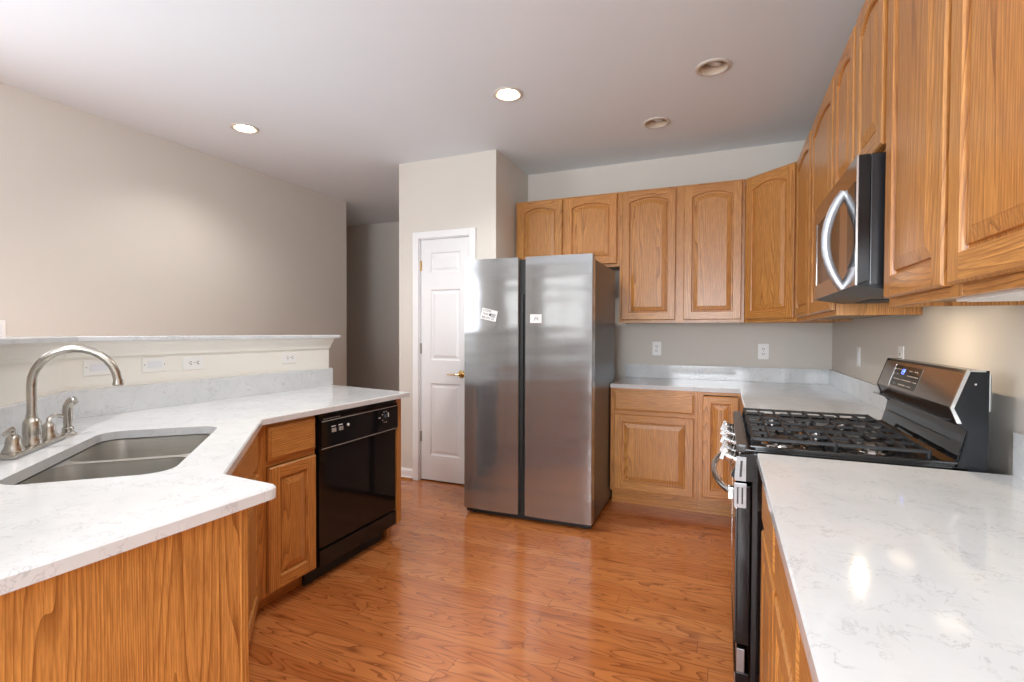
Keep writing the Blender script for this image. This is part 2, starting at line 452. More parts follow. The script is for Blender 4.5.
# ================================================================== SETTING
XR, YB = 0.755, 4.452
def wallbox(name, boxes, mat=M_WALL):
    mb = MB()
    for a, b in boxes: mb.box(a, b, mat)
    return struct(mb.build(name))
mb = MB(); mb.box((-6.1, -3.3, -.05), (.86, 5.76, 0), M_FLOOR); struct(mb.build('floor'))

LAMPS = [(-3.233, 2.641, True), (-1.254, 2.893, True), (-.073, 3.038, False), (-.455, 3.683, False), (-0.60, 0.70, True), (-2.4, 0.4, True), (-1.9, -1.5, True)]  # last two are unseen spots added to brighten the room
def circ(x, y, r, n=32): return [(x+r*math.cos(2*PI*k/n), y+r*math.sin(2*PI*k/n)) for k in range(n)]
bm = fill_poly([(-6.1, -3.3), (.86, -3.3), (.86, 5.76), (-6.1, 5.76)], [circ(x, y, .076) for x, y, _ in LAMPS])
mb = MB(); mb.frombm(bm, M_CEIL, False, Matrix.Translation((0, 0, CEIL)))
mb.box((-6.1, -3.3, CEIL+.2), (.86, 5.76, CEIL+.25), M_CEIL)
struct(mb.build('ceiling'))

wallbox('wall_back', [((-2.57, YB, 0), (XR+.1, YB+.1, CEIL))])
wallbox('wall_right', [((XR, -3.2, 0), (XR+.1, YB, CEIL))])
# left wall, with an invented window opening for light beside the camera
wy0, wy1, wz0, wz1 = -1.3, 1.1, .45, 2.4
wallbox('wall_left', [((-4.12, wy1, 0), (-4.0, 4.585, CEIL)), ((-4.12, -3.2, 0), (-4.0, wy0, CEIL)), ((-4.12, wy0, 0), (-4.0, wy1, wz0)), ((-4.12, wy0, wz1), (-4.0, wy1, CEIL))])
rw = [(-3.45, -1.65), (-1.1, 0.5)]; rz0, rz1 = .55, 2.30
xs = [-4.12, -3.45, -1.65, -1.1, 0.5, XR+.1]
bx = [((xs[0], -3.3, 0), (xs[1], -3.2, CEIL)), ((xs[2], -3.3, 0), (xs[3], -3.2, CEIL)), ((xs[4], -3.3, 0), (xs[5], -3.2, CEIL))]
for a, b in rw: bx += [((a, -3.3, 0), (b, -3.2, rz0)), ((a, -3.3, rz1), (b, -3.2, CEIL))]
wallbox('wall_rear', bx)
DX0, DX1, DZ = -2.455, -1.957, 2.108
wallbox('wall_pantry', [((-2.665, 3.73, 0), (DX0, 3.83, CEIL)), ((DX1, 3.73, 0), (-1.72, 3.83, CEIL)), ((DX0, 3.73, DZ), (DX1, 3.83, CEIL)),
                        ((-1.82, 3.83, 0), (-1.72, YB, CEIL)), ((-2.665, 3.83, 0), (-2.57, 5.65, CEIL))])
wallbox('wall_hall', [((-6.1, 5.65, 0), (-2.57, 5.75, CEIL)), ((-6.1, 4.485, 0), (-4.12, 4.585, CEIL)), ((-6.1, 4.585, 0), (-6.0, 5.65, CEIL))])
# added, unseen windows for light and reflections
def window(name, a0, a1, z0, z1, pos, along):
    e = bpy.data.objects.new(name, None); C.objects.link(e); struct(e)
    f = MB(); t = .05
    def bb(p0, p1, q0, q1, d0, d1, m, b_):
        if along == 'x': b_.box((p0, pos+d0, q0), (p1, pos+d1, q1), m)
        else: b_.box((pos+d0, p0, q0), (pos+d1, p1, q1), m)
    for (p0, p1, q0, q1) in ((a0, a1, z0, z0+t), (a0, a1, z1-t, z1), (a0, a0+t, z0+t, z1-t), (a1-t, a1, z0+t, z1-t), (a0+t, a1-t, (z0+z1)/2-.02, (z0+z1)/2+.02), ((a0+a1)/2-.02, (a0+a1)/2+.02, z0+t, z1-t)):
        bb(p0, p1, q0, q1, -.06, -.03, M_TRIM, f)
    f.build('window_frame', e)
    c = MB()
    for (p0, p1, q0, q1) in ((a0-.07, a1+.07, z1, z1+.07), (a0-.07, a0, z0, z1), (a1, a1+.07, z0, z1), (a0-.09, a1+.09, z0-.07, z0)):
        bb(p0, p1, q0, q1, .001, .017, M_TRIM, c)
    c.build('window_casing', e)
    g = MB(); bb(a0+t, a1-t, z0+t, z1-t, -.047, -.043, M_WG, g); g.build('pane', e)
window('added_window_1', -3.45, -1.65, rz0, rz1, -3.2, 'x'); window('added_window_2', -1.1, 0.5, rz0, rz1, -3.2, 'x')
window('added_window_3', wy0, wy1, wz0, wz1, -4.0, 'y')
mb = MB(); mb.box((-3.97, -3.17, .0005), (.72, -.9, .012), plain('added_grey_carpet', (0.16, 0.155, 0.15), 0.95, var=0.2, vs=40, bmp=0.5)); struct(mb.build('added_rear_carpet'))  # added unseen carpet, mutes the orange floor mirrored in the fridge
# baseboards
def baseboard(name, a, b, nrm):
    (x0, y0), (x1, y1) = a, b; nx, ny = nrm; mb = MB()
    prof = [(0, 0), (.022, 0), (.022, .018), (.014, .022), (.014, .075), (.008, .09), (0, .092)]
    mb.rings([[(x+nx*d, y+ny*d, z) for d, z in prof] for x, y in ((x0, y0), (x1, y1))], M_TRIM, smooth=False)
    return struct(mb.build(name))
baseboard('baseboard_left', (-4.0, -3.2), (-4.0, 4.585), (1, 0))
baseboard('baseboard_pantry', (-2.665, 3.73), (-2.515, 3.73), (0, -1))
baseboard('baseboard_hall', (-5.9, 5.65), (-2.665, 5.65), (0, -1))
mb = MB(); mb.box((-2.665, 3.700, 0), (-2.515, 3.7075, .016), M_OH); struct(mb.build('trim_2'))
# pantry door with casing
d = bpy.data.objects.new('door_1', None); C.objects.link(d); struct(d); d.location = (-2.447, 3.745, .012)
mb = MB(); W_, H_ = .482, 2.088
zr = [(.215, .845), (1.045, 1.655), (1.80, 1.975)]
px0, px1 = .098, .388
ys = 0.0
mb.box((0, .012, 0), (W_, .035, H_), M_DOORW)
spans = [0] + [z for a in zr for z in a] + [H_]
mb.box((0, 0, 0), (px0, .012, H_), M_DOORW); mb.box((px1, 0, 0), (W_, .012, H_), M_DOORW)
for k in range(0, len(spans), 2): mb.box((px0, 0, spans[k]), (px1, .012, spans[k+1]), M_DOORW)
for z0, z1 in zr:
    def r(dd, yy): return [(px0+dd, yy, z0+dd), (px1-dd, yy, z0+dd), (px1-dd, yy, z1-dd), (px0+dd, yy, z1-dd)]
    mb.rings([r(0, 0), r(.010, .009), r(.022, .009), r(.040, .002)], M_DOORW, smooth=False, cap0=False)
mb.build('door_leaf', d)
for z in (.33, 1.10, 1.82):
    h = MB(); h.lathe([(.006, 0), (.006, .09)], (-.004, -.006, z), M_BRASS if z > 1.5 else M_HNG, seg=10); h.box((-.003, -.001, z), (.012, .001, z+.09), M_BRASS if z > 1.5 else M_HNG)
    h.build('hinge', d)
h = MB(); h.lathe([(.033, 0), (.033, .004), (.028, .010), (.012, .012), (.012, .045), (.0, .046)], (.405, 0, .932), M_BRASS, axis='-y')
h.tube([(.405, -.042, .932), (.38, -.045, .931), (.33, -.044, .929), (.285, -.040, .928)], [.010, .009, .008, .006], M_BRASS, flat=.8)
h.build('door_handle', d)['label'] = 'polished brass lever handle'
mb = MB(); cw = .058
for a, b in (((DX0-cw, 3.712, 0), (DX0, 3.73, DZ+cw)), ((DX1, 3.712, 0), (DX1+cw, 3.73, DZ+cw)), ((DX0, 3.712, DZ), (DX1, 3.73, DZ+cw))): mb.box(a, b, M_TRIM, .005)
for a, b in (((DX0, 3.7305, 0), (DX0+.006, 3.83, DZ)), ((DX1-.006, 3.7305, 0), (DX1, 3.83, DZ)), ((DX0, 3.7305, DZ-.006), (DX1, 3.83, DZ))): mb.box(a, b, M_TRIM)
struct(mb.build('trim_1'))

# ------------------------------------------------------------------ recessed lights
def can_light(x, y, on, label):
    t = thing('recessed_light', label, 'ceiling light', (x, y, CEIL), 0, None)
    r = MB(); r.lathe([(.074, -.001), (.094, -.001), (.092, -.006), (.080, -.009), (.074, -.006), (.074, -.001)], (0, 0, 0), M_CANR, seg=36, cap=False); r.build('trim_ring', t)
    b = MB(); prof = [(.0745, -.002)] + [(.072-.006*k + (.001 if k % 2 else 0), .01*k) for k in range(1, 3)] + [(.058, .05), (.057, .10), (.0, .10)]
    b.lathe(prof, (0, 0, 0), M_CAN, seg=36, cap=False); b.build('baffle', t)
    l = MB()
    if on: l.lathe([(.0, .012), (.040, .014), (.052, .020), (.048, .034), (.02, .07)], (0, 0, 0), M_ON, seg=28, cap=False)
    else:
        e3 = Vector((.30, -.25, 1)).normalized(); e1 = e3.orthogonal().normalized(); e2 = e3.cross(e1)
        l.lathe([(.0, .006), (.034, .009), (.043, .016), (.040, .030), (.022, .065), (.018, .085)], (0, 0, 0), M_BULB, axis=(e1, e2, e3), seg=28, cap=False)
    l.build('bulb', t)
labs = ['lit round recessed ceiling light nearest the long left wall', 'lit round recessed ceiling light above and in front of the fridge',
        'unlit recessed light, the larger one nearer the right-hand wall cabinets', 'unlit recessed light, the smaller one close to the back wall']
for i, (x, y, on) in enumerate(LAMPS):
    if i < 4: can_light(x, y, on, labs[i])
    if on:
        s = spot('lamp_glow', (x, y, CEIL-.012), {0: 26, 4: 48}.get(i, 55), WARM)

# ------------------------------------------------------------------ bar wall (half-height, behind the sink) and ledge
bw = [(-2.65, 2.85), (-2.65, 1.25), (-1.66, .26), (-1.05, .26)]
outer = [(-1.05, .14), (-1.71, .14), (-2.77, 1.20), (-2.77, 2.85)]
mb = MB(); mb.prism(bw + outer, 0, 1.255, M_WALLC); struct(mb.build('wall_bar'))
led = [(-2.585, 2.895), (-2.585, 1.277), (-1.633, .325), (-1.0, .325), (-1.0, -.06), (-1.80, -.06), (-2.99, 1.12), (-2.99, 2.895)]
mb = MB(); slab(mb, led[::-1], [], 1.2555, 1.277, M_Q, .004); tag(mb.build('bar_ledge'), 'raised white quartz ledge capping the half-height wall behind the sink', 'ledge')
mb = MB(); prof = [(0, 1.182), (.012, 1.182), (.013, 1.188), (.018, 1.200), (.026, 1.212), (.038, 1.228), (.046, 1.240), (.048, 1.246), (.052, 1.2545), (0, 1.2545)]
path = [((-2.65, 2.85), (1, 0)), ((-2.65, 1.25), (1, .4142)), ((-1.66, .26), (.4142, 1)), ((-1.05, .26), (0, 1))]
mb.rings([[(x+nx*dd, y+ny*dd, z) for dd, z in prof] for (x, y), (nx, ny) in path], M_WALLC, smooth=False); struct(mb.build('trim_3'))

# ------------------------------------------------------------------ sink counter
NV = Vector((.72198821, .69190536)); TV = Vector((-NV.y, NV.x))
def nt_xy(n, t): v = NV*n + TV*t; return (v.x, v.y)
poly = [(-1.05, .285), (-1.030, .938), (-1.250, .952), (-1.885, 1.621), (-1.862, 2.723), (-2.645, 2.865), (-2.645, 1.26), (-1.67, .285)]
def rrect(n0, n1, t0, t1, r, k=8, f=None):
    pts = []
    for (cn, ct, a0) in ((n1-r, t1-r, 0), (n0+r, t1-r, PI/2), (n0+r, t0+r, PI), (n1-r, t0+r, 1.5*PI)):
        for i in range(k+1):
            a = a0 + PI/2*i/k; pts.append((cn + r*math.cos(a), ct + r*math.sin(a)))
    return [nt_xy(*p) for p in pts]
sink_hole = rrect(-.775, -.385, 1.615, 2.355, .075)
mb = MB(); slab(mb, round_poly(poly, {1: .03}), [sink_hole], .884, .914, M_Q, .005)
tag(mb.build('sink_countertop'), 'white quartz countertop on the left holding the sink, with an angled corner', 'countertop')
def strip(mb, pts, nrm, t, z0, z1, mat):
    mb.rings([[(x, y, z0), (x+nx*t, y+ny*t, z0), (x+nx*t, y+ny*t, z1), (x, y, z1)] for (x, y), (nx, ny) in zip(pts, nrm)], mat, smooth=False)
mb = MB(); strip(mb, [(-2.649, 2.862), (-2.649, 1.2505), (-1.6605, .262), (-1.06, .262)], [(1, 0), (1, .4142), (.4142, 1), (0, 1)], .024, .9145, 1.037, M_Q)
tag(mb.build('backsplash'), 'low white quartz backsplash behind the sink and faucet', 'backsplash')
# sink
t = thing('kitchen_sink', 'double bowl stainless undermount sink in the left countertop', 'sink', (*nt_xy(-.58, 1.965), .70))
def bowl(n0, n1, t0, t1, zb, name):
    mb = MB(); c = Vector(nt_xy(-.58, 1.965)); rs = []
    for dd, z in ((-.001, .880), (0, .872), (.004, .80), (.010, .73), (.030, zb+.008), (.06, zb)):
        rs.append([(x-c.x, y-c.y, z-.70) for x, y in rrect(n0+dd, n1-dd, t0+dd, t1-dd, .075-min(dd, .03))])
    mb.rings(rs, M_SINK, smooth=True, cap0=False, cap1=True)
    ctr = Vector(nt_xy((n0+n1)/2, (t0+t1)/2)) - c
    o = mb.build(name, t); o['label'] = 'bowl of the double sink'
    dr = MB(); dr.lathe([(.042, .0), (.042, .003), (.034, .0035), (.028, .001), (.0, .001)], (ctr.x, ctr.y, zb-.70), M_SS, cap=False); dr.build('drain', o)
bowl(-.772, -.388, 1.618, 1.960, .715, 'bowl'); bowl(-.772, -.388, 1.990, 2.352, .715, 'bowl')
mb = MB(); c = Vector(nt_xy(-.58, 1.965))
n0, n1 = -.70, -.46
ol = lambda pts: [(x-c.x, y-c.y) for x, y in pts]
mb = MB(); slab(mb, ol(rrect(-.795, -.365, 1.597, 2.373, .08)), [ol(rrect(-.7725, -.3875, 1.6175, 1.9605, .075)), ol(rrect(-.7725, -.3875, 1.9895, 2.3525, .075))], .168, .1815, M_SINK, .002)
mb.build('rim', t)
# faucet
fo = nt_xy(-.885, 2.098); fa = math.atan2(NV.y, NV.x)      # local x = towards the bowls, local y = along the sink
t = thing('kitchen_faucet', 'brushed nickel two-handle faucet with a tall gooseneck spout behind the sink', 'faucet', (*fo, .9145), fa)
mb = MB(); mb.box((-.030, -.165, 0), (.030, .165, .014), M_NICK, .006); mb.build('base_plate', t)
mb = MB(); mb.lathe([(.027, .012), (.026, .030), (.023, .036), (.0245, .05), (.024, .085), (.019, .096), (.0155, .10), (.014, .115)], (0, 0, 0), M_NICK); mb.build('spout_collar', t)
arc = [(0, 0, .10), (0, 0, .19)]
for k in range(0, 15):
    a = PI - k/14*PI*0.97; arc.append((.117 + .117*math.cos(a), 0, .208 + .119*math.sin(a)))

mb = MB(); mb.tube(arc, .0128, M_NICK, 16); mb.lathe([(.0135, 0), (.0165, .004), (.0150, .010), (.0138, .022)], (.2345, 0, .199), M_NICK); mb.build('spout', t)
for sgn in (-1, 1):
    mb = MB(); mb.lathe([(.027, .013), (.027, .02), (.022, .028), (.019, .045), (.017, .058), (.012, .064), (.008, .068)], (0, .108*sgn, 0), M_NICK)
    mb.tube([(0, .108*sgn, .064), (0, .111*sgn, .078), (.004, .125*sgn, .086), (.008, .150*sgn, .084), (.010, .175*sgn, .078)], [.007, .008, .0075, .006, .007], M_NICK, 10)
    mb.build('handle', t)
so = nt_xy(-.875, 2.322)
t = thing('side_sprayer', 'brushed nickel side sprayer standing in its holder beside the faucet', 'sprayer', (*so, .9145), fa)
mb = MB(); mb.lathe([(.026, 0), (.026, .006), (.018, .012), (.018, .026), (.015, .03)], (0, 0, 0), M_NICK); mb.build('holder', t)
mb = MB(); mb.tube([(0, 0, .026), (0, 0, .06), (-.001, 0, .085), (.001, 0, .105), (.008, 0, .120), (.020, 0, .128)], [.012, .014, .0155, .0165, .017, .016], M_NICK, 14)
mb.lathe([(.016, 0), (.0175, .004), (.015, .008), (.0, .008)], (.018, 0, .127), M_SS, axis=((0,1,0), (-.5,0,.87), (.87,0,.5)), seg=16); mb.build('spray_wand', t)

# ------------------------------------------------------------------ base cabinets on the left
FX = -1.920
t = thing('drawer_base_cabinet', 'narrow honey oak base cabinet with one drawer over one door, left of the dishwasher', 'cabinet', (FX, 1.606, 0), PI/2)
cab_body(t, .356, .60, 0, .883, .085, stiles=((0, .062), (.346, .356)), rails=((.085, .115), (.68, .705), (.855, .883)))
o = slab_front('drawer', t, .062, .346, .708, .864); panel_door('door', t, .062, .346, .100, .677)
t = thing('dishwasher', 'black front dishwasher with a control strip under the left countertop', 'dishwasher', (-1.905, 1.966, 0), PI/2)
W_ = .668
mb = MB(); mb.box((.004, .03, .10), (W_-.004, .58, .876), M_KICK); mb.build('tub_case', t)
mb = MB(); mb.box((.010, .0, .182), (W_-.008, .03, .690), M_BLK, .004); mb.build('door_panel', t)
mb = MB(); mb.box((.010, -.004, .086), (W_-.008, .03, .174), M_BLK, .004); mb.build('lower_access_panel', t)
mb = MB(); mb.box((-.03, .06, .0), (W_-.07, .075, .083), M_KICK); mb.build('toe_kick', t)
cp = MB()
cp.prism([(.03, .692), (-.014, .692), (-.018, .700), (-.018, .842), (-.004, .858), (-.004, .884), (.03, .884)], .010, W_-.008, M_BLK, 'yz')
cp = cp.build('control_panel', t)
mb = MB(); mb.box((.012, -.0195, .838), (W_-.010, -.0178, .8415), M_MARKD); mb.box((.012, -.0195, .698), (W_-.010, -.0178, .7005), M_MARKD)
mb.box((.20, -.0175, .8445), (.34, -.004, .846), M_SLOT)
for k in range(7): mb.box((.03+.018*k, -.0125, .8475), (.044+.018*k, -.0115, .8515), M_MARKD)
mb.build('panel_print', cp)
for x in (.082, .135):
    for q in (0, .016):
        mb = MB(); mb.box((x+q, -.024, .775), (x+q+.012, -.018, .795), M_MARKD, .001); mb.box((x+q-.002, -.019, .803), (x+q+.013, -.0178, .807), M_MARK); mb.build('push_button', cp)
mb = MB(); mb.lathe([(.008, 0), (.008, .005), (.0, .006)], (.205, -.018, .795), M_MARK, axis='-y', seg=16); mb.build('indicator_button', cp)
mb = MB(); mb.lathe([(.026, 0), (.024, .012), (.019, .020), (.0, .021)], (.535, -.018, .786), M_BLKM, axis='-y', seg=24)
mb.box((.533, -.041, .788), (.537, -.038, .808), M_MARK); mb.build('dial_knob', cp)
mb = MB()
for k in range(9):
    a = math.radians(-60 + k*37.5); x = .535+.034*math.sin(a); z = .786+.034*math.cos(a)
    mb.box((x-.004, -.019, z-.0016), (x+.004, -.0178, z+.0016), M_MARK)
mb.box((.470, -.019, .785), (.488, -.0178, .790), M_MARK); mb.build('dial_print', cp)
t = thing('end_upright', 'tall honey oak end panel closing the counter run beyond the dishwasher', 'panel', (-1.905, 2.640, 0), PI/2)
mb = MB(); mb.box((0, 0, .085), (.046, .62, .883), M_OV, .001); mb.build('side_board', t)
mb = MB(); mb.box((-.035, .05, 0), (.005, .07, .06), M_OV); mb.box((.006, .08, 0), (.046, .6, .085), M_OV); mb.build('foot_block', t)
# diagonal sink cabinet
dx, dy = (-1.920+1.232), (1.602-.875); dl = math.hypot(dx, dy)
t = thing('corner_sink_cabinet', 'angled honey oak corner cabinet beneath the sink', 'cabinet', (-1.232, .875, 0), math.atan2(dy, dx))
cab_body(t, dl, .11, 0, .883, .085, stiles=((0, .045), (dl-.045, dl)), rails=((.085, .115), (.68, .705), (.855, .883)), top=False)
slab_front('false_drawer_front', t, .035, dl-.035, .708, .864)
panel_door('door', t, .035, dl/2-.002, .100, .677); panel_door('door', t, dl/2+.002, dl-.035, .100, .677)
# end cabinet
t = thing('end_base_cabinet', 'honey oak end cabinet whose plain side panel faces the camera, front left', 'cabinet', (-1.070, .873, 0), PI)
mb = MB(); mb.box((0, .02, 0), (.015, .60, .883), M_OV); mb.build('side_panel', t)
mb = MB(); mb.box((-.004, 0, 0), (.022, .02, .883), M_OV, .0015); mb.box((.022, 0, .085), (.162, .02, .883), M_OV); mb.box((.015, .075, 0), (.162, .09, .085), M_OH); mb.build('face_frame', t)
mb = MB(); mb.box((.015, .02, .085), (.16, .595, .10), M_DARKOAK); mb.box((.015, .59, .10), (.16, .6, .88), M_DARKOAK); mb.build('body', t)

# ------------------------------------------------------------------ wall plates
def plate(x, y, z, rz, kind, label, group=None, horiz=False, w=.072, h=.117):
    nm = {'rocker': 'light_switch', 'duplex': 'wall_outlet'}[kind]
    t = thing(nm, label, 'switch' if kind == 'rocker' else 'outlet', (x, y, z), rz, group)
    if horiz: w, h = h, w
    mb = MB(); mb.box((-w/2, -.006, -h/2), (w/2, -.0005, h/2), M_PLATE, .003); mb.build('cover_plate', t)
    def bx(m_, a0, a1, b0, b1, y0, y1, mat):
        if horiz: m_.box((b0, y0, a0), (b1, y1, a1), mat)
        else: m_.box((a0, y0, b0), (a1, y1, b1), mat)
    if kind == 'rocker':
        m_ = MB(); bx(m_, -.0165, .0165, -.033, .033, -.009, -.006, M_PLATE2); m_.build('rocker', t)
        for s in (-1, 1):
            m_ = MB(); bx(m_, -.002, .002, s*.048-.002, s*.048+.002, -.0068, -.006, M_SLOT); m_.build('screw', t)
    else:
        for s in (-1, 1):
            m_ = MB(); bx(m_, -.016, .016, s*.020-.0135, s*.020+.0135, -.008, -.006, M_PLATE)
            bx(m_, -.0085, -.0045, s*.020-.003, s*.020+.007, -.0085, -.0079, M_SLOT); bx(m_, .0045, .0085, s*.020-.002, s*.020+.006, -.0085, -.0079, M_SLOT)
            bx(m_, -.0022, .0022, s*.020-.009, s*.020-.005, -.0085, -.0079, M_SLOT); m_.build('socket', t)
        m_ = MB(); bx(m_, -.002, .002, -.002, .002, -.0068, -.006, M_SLOT); m_.build('screw', t)
plate(-.532, YB, 1.166, 0, 'duplex', 'white outlet on the back wall beside the fridge')
plate(.288, YB, 1.155, 0, 'duplex', 'white outlet on the back wall near the right corner', w=.078, h=.122)
plate(XR, 3.62, 1.160, -PI/2, 'rocker', 'white switch plate on the right wall nearest the back corner')
plate(XR, 2.83, 1.185, -PI/2, 'duplex', 'white outlet on the right wall above the far end of the range')
plate(XR, 2.022, 1.120, -PI/2, 'duplex', 'white outlet partly hidden behind the range backguard')
plate(-2.65, 1.385, 1.135, PI/2, 'rocker', 'white sideways switch on the half wall, nearest the faucet', horiz=True)
plate(-2.65, 1.632, 1.133, PI/2, 'rocker', 'white sideways switch on the half wall, next to the outlet', horiz=True)
plate(-2.65, 1.836, 1.130, PI/2, 'duplex', 'white sideways outlet on the half wall, in the middle beside the switches', horiz=True)
plate(-2.65, 2.487, 1.128, PI/2, 'duplex', 'white sideways outlet on the half wall, alone near its far end', horiz=True)
plate(-4.0, 1.57, 1.305, PI/2, 'rocker', 'white switch plate on the long left wall, cut by the photo edge')

# ------------------------------------------------------------------ refrigerator
FRW = .930
t = thing('refrigerator', 'tall stainless side-by-side refrigerator without visible handles', 'refrigerator', (-1.713, 3.178, 0), math.radians(1.0))
mb = MB(); mb.box((.014, .085, .03), (FRW-.004, .80, 1.785), M_SIDE, .004); mb.build('case', t)
mb = MB(); mb.box((.01, .03, .012), (FRW-.01, .10, .045), M_KICK); mb.build('toe_grille', t)
def fr_door(x0, x1, label):
    mb = MB(); n = 10; rs = []
    def row(z, dy=0.0):
        out = []
        for k in range(n+1):
            u = k/n; x = x0+.004 + (x1-x0-.008)*u; out.append((x, -.006*(1-(2*u-1)**2) + dy, z))
        return out
    front = [row(z) for z in (.052, 1.806)]
    poly = [(p[0], p[1]) for p in front[0]]
    sec = [(x0, .072), (x0, .005)] + poly + [(x1, .005), (x1, .072)]
    mb.rings([[(a, b_, z) for a, b_ in sec] for z in (.045, 1.812)], M_FR, smooth=True, close=True)
    o = mb.build('door', t, 25); o['label'] = label; return o
fr_door(0, .415, 'narrower left freezer door'); fr_door(.463, FRW, 'wider right refrigerator door')
mb = MB(); mb.box((.417, .03, .05), (.461, .07, 1.80), M_KICK); mb.box((.430, .012, .35), (.446, .03, 1.56), M_KICK)
mb.build('recessed_grip', t)
mb = MB(); mb.box((.05, .09, 1.785), (.16, .18, 1.80), M_KICK, .003); mb.build('hinge_cover', t); mb = MB(); mb.box((.77, .09, 1.785), (.88, .18, 1.80), M_KICK, .003); mb.build('hinge_cover', t)
for x in (.06, FRW-.06):
    mb = MB(); mb.lathe([(.018, 0), (.018, .03)], (x, .06, 0), M_KICK, seg=12); mb.build('foot', t)
# magnets on the doors
FRR = Matrix.Rotation(math.radians(1.0), 4, 'Z')
def on_fridge(x, z): v = FRR @ Vector((x, -.0062, 0)); return (-1.713+v.x, 3.178+v.y, z)
t = thing('fridge_magnet', 'tilted white rectangular magnet with three black lines of words on the left fridge door', 'magnet', on_fridge(.198, 1.4225), math.radians(1.0))
A = -math.radians(13)
def rot2(x, z): return (x*math.cos(A)-z*math.sin(A), x*math.sin(A)+z*math.cos(A))
mb = MB(); mb.prism([rot2(a, b_) for a, b_ in ((-.060, -.038), (.060, -.038), (.060, .038), (-.060, .038))], -.002, -.0001, M_MAGW, 'xz'); mb.build('card', t)
for s_, x, z, sz in (('HOME', -.018, .024, .022), ('FREE', -.026, 0, .020), ('BRAVE US', -.002, -.024, .022)):
    rx, rz_ = rot2(x, z); text_mesh('lettering', s_, sz, M_INK, face_M(rx, -.0022, rz_, A), t, .0002)
mb = MB(); mb.prism([rot2(a, b_) for a, b_ in ((.012, -.012), (.05, -.012), (.05, .014), (.012, .014))], -.0024, -.002, M_INKG, 'xz')
mb.prism([rot2(.008+.009*math.cos(a), .002+.009*math.sin(a)) for a in [k*PI/6 for k in range(12)]], -.0026, -.002, M_INK, 'xz'); mb.build('emblem', t)
t = thing('fridge_magnet', 'small white magnet with a round swirl emblem on the right fridge door', 'magnet', on_fridge(.544, 1.393), math.radians(1.0))
mb = MB(); mb.box((-.041, -.002, -.029), (.041, -.0001, .029), M_MAGW); mb.build('card', t)
mb = MB(); mb.tube([(.004+.019*math.cos(a), -.002, .0+.019*math.sin(a)) for a in [math.radians(d_) for d_ in range(-60, 140, 15)]], .0012, M_INKG, 6)
mb.tube([(-.012, -.002, -.012), (-.004, -.002, .004), (.010, -.002, .006), (.014, -.002, -.006), (.006, -.002, -.004)], .0022, M_INK, 6)
for a in (0, 1, 2): mb.box((-.016+.006*a, -.0024, .010), (-.013+.006*a, -.002, .014), M_INKG)
mb.build('emblem', t)

# ------------------------------------------------------------------ wall cabinets
ZU, ZT = 1.380, 2.445
def upper(name, label, loc, rz, w, d, z0, doors, stiles, arch=.032, z1=ZT, lip=True):
    t = thing(name, label, 'cabinet', (loc[0], loc[1], z0), rz, None)
    h = z1-z0
    cab_body(t, w, d, 0, h, 0, stiles=stiles, rails=((0, .04), (h-.04, h)))
    for a, b_ in doors: panel_door('door', t, a, b_, .024, h-.014, arch=arch)
    return t
upper('wall_cabinet', 'short two-door oak wall cabinet above the refrigerator', (-1.705, 4.13), 0, .912, .32, 1.842, ((.022, .428), (.452, .893)), ((0, .04), (.42, .46), (.872, .912)))
upper('wall_cabinet', 'tall two-door oak wall cabinet on the back wall right of the refrigerator', (-.792, 4.13), 0, .927, .32, ZU, ((.020, .437), (.496, .906)), ((0, .04), (.427, .506), (.887, .927)))
# diagonal
ax, ay = .137, 4.13; bx_, by_ = .448, 3.819; dl = math.hypot(bx_-ax, by_-ay)
t = thing('corner_wall_cabinet', 'single-door diagonal oak wall cabinet in the back right corner', 'cabinet', (ax, ay, ZU), -PI/4)
h = ZT-ZU
mb = MB()
def loc2(x, y): # world -> local
    v = Matrix.Rotation(PI/4, 2) @ Vector((x-ax, y-ay)); return (v.x, v.y)
five = [loc2(*p) for p in ((ax, ay+.0), (bx_+.0, by_), (.753, by_), (.753, 4.45), (ax, 4.45))]
five_in = [(five[0][0]+.004, five[0][1]+.019), (five[1][0]-.004, five[1][1]+.019), five[2], five[3], five[4]]
mb.prism(five_in, .012, .024, M_DARKOAK); mb.prism(five_in, h-.015, h-.001, M_DARKOAK)
def wallp(a, b_):
    a = Vector(a); b_ = Vector(b_); d_ = (b_-a).normalized(); n_ = Vector((-d_.y, d_.x))*.012
    mb.prism([tuple(a), tuple(b_), tuple(b_+n_), tuple(a+n_)], 0, h, M_OV)
wallp(five_in[1], five[2]); wallp(five[4], five_in[0]); wallp(five[3], five[4]); wallp(five[2], five[3])
mb.build('body', t)
fm = MB()
for a, c in ((0, .03), (dl-.03, dl)): fm.box((a, 0, 0), (c, .019, h), M_OV, .0008)
for a, c in ((0, .04), (h-.04, h)): fm.box((.03, .0005, a), (dl-.03, .019, c), M_OH)
fm.build('face_frame', t)
panel_door('door', t, .018, dl-.018, .024, h-.014, arch=.038)
XF = .450
upper('wall_cabinet', 'tall two-door oak wall cabinet on the right wall between the corner and the microwave', (XF, 3.815), -PI/2, 1.239, .303, ZU, ((.018, .585), (.640, 1.222)), ((0, .04), (.575, .65), (1.199, 1.239)))
upper('wall_cabinet', 'short two-door oak wall cabinet directly above the microwave', (XF, 2.575), -PI/2, .763, .303, 1.846, ((.018, .372), (.402, .748)), ((0, .04), (.362, .412), (.723, .763)))
nt_ = upper('wall_cabinet', 'tall two-door oak wall cabinet nearest the camera at the top right', (XF, 1.810), -PI/2, .945, .303, ZU, ((.030, .455), (.482, .915)), ((0, .045), (.44, .495), (.90, .945)))
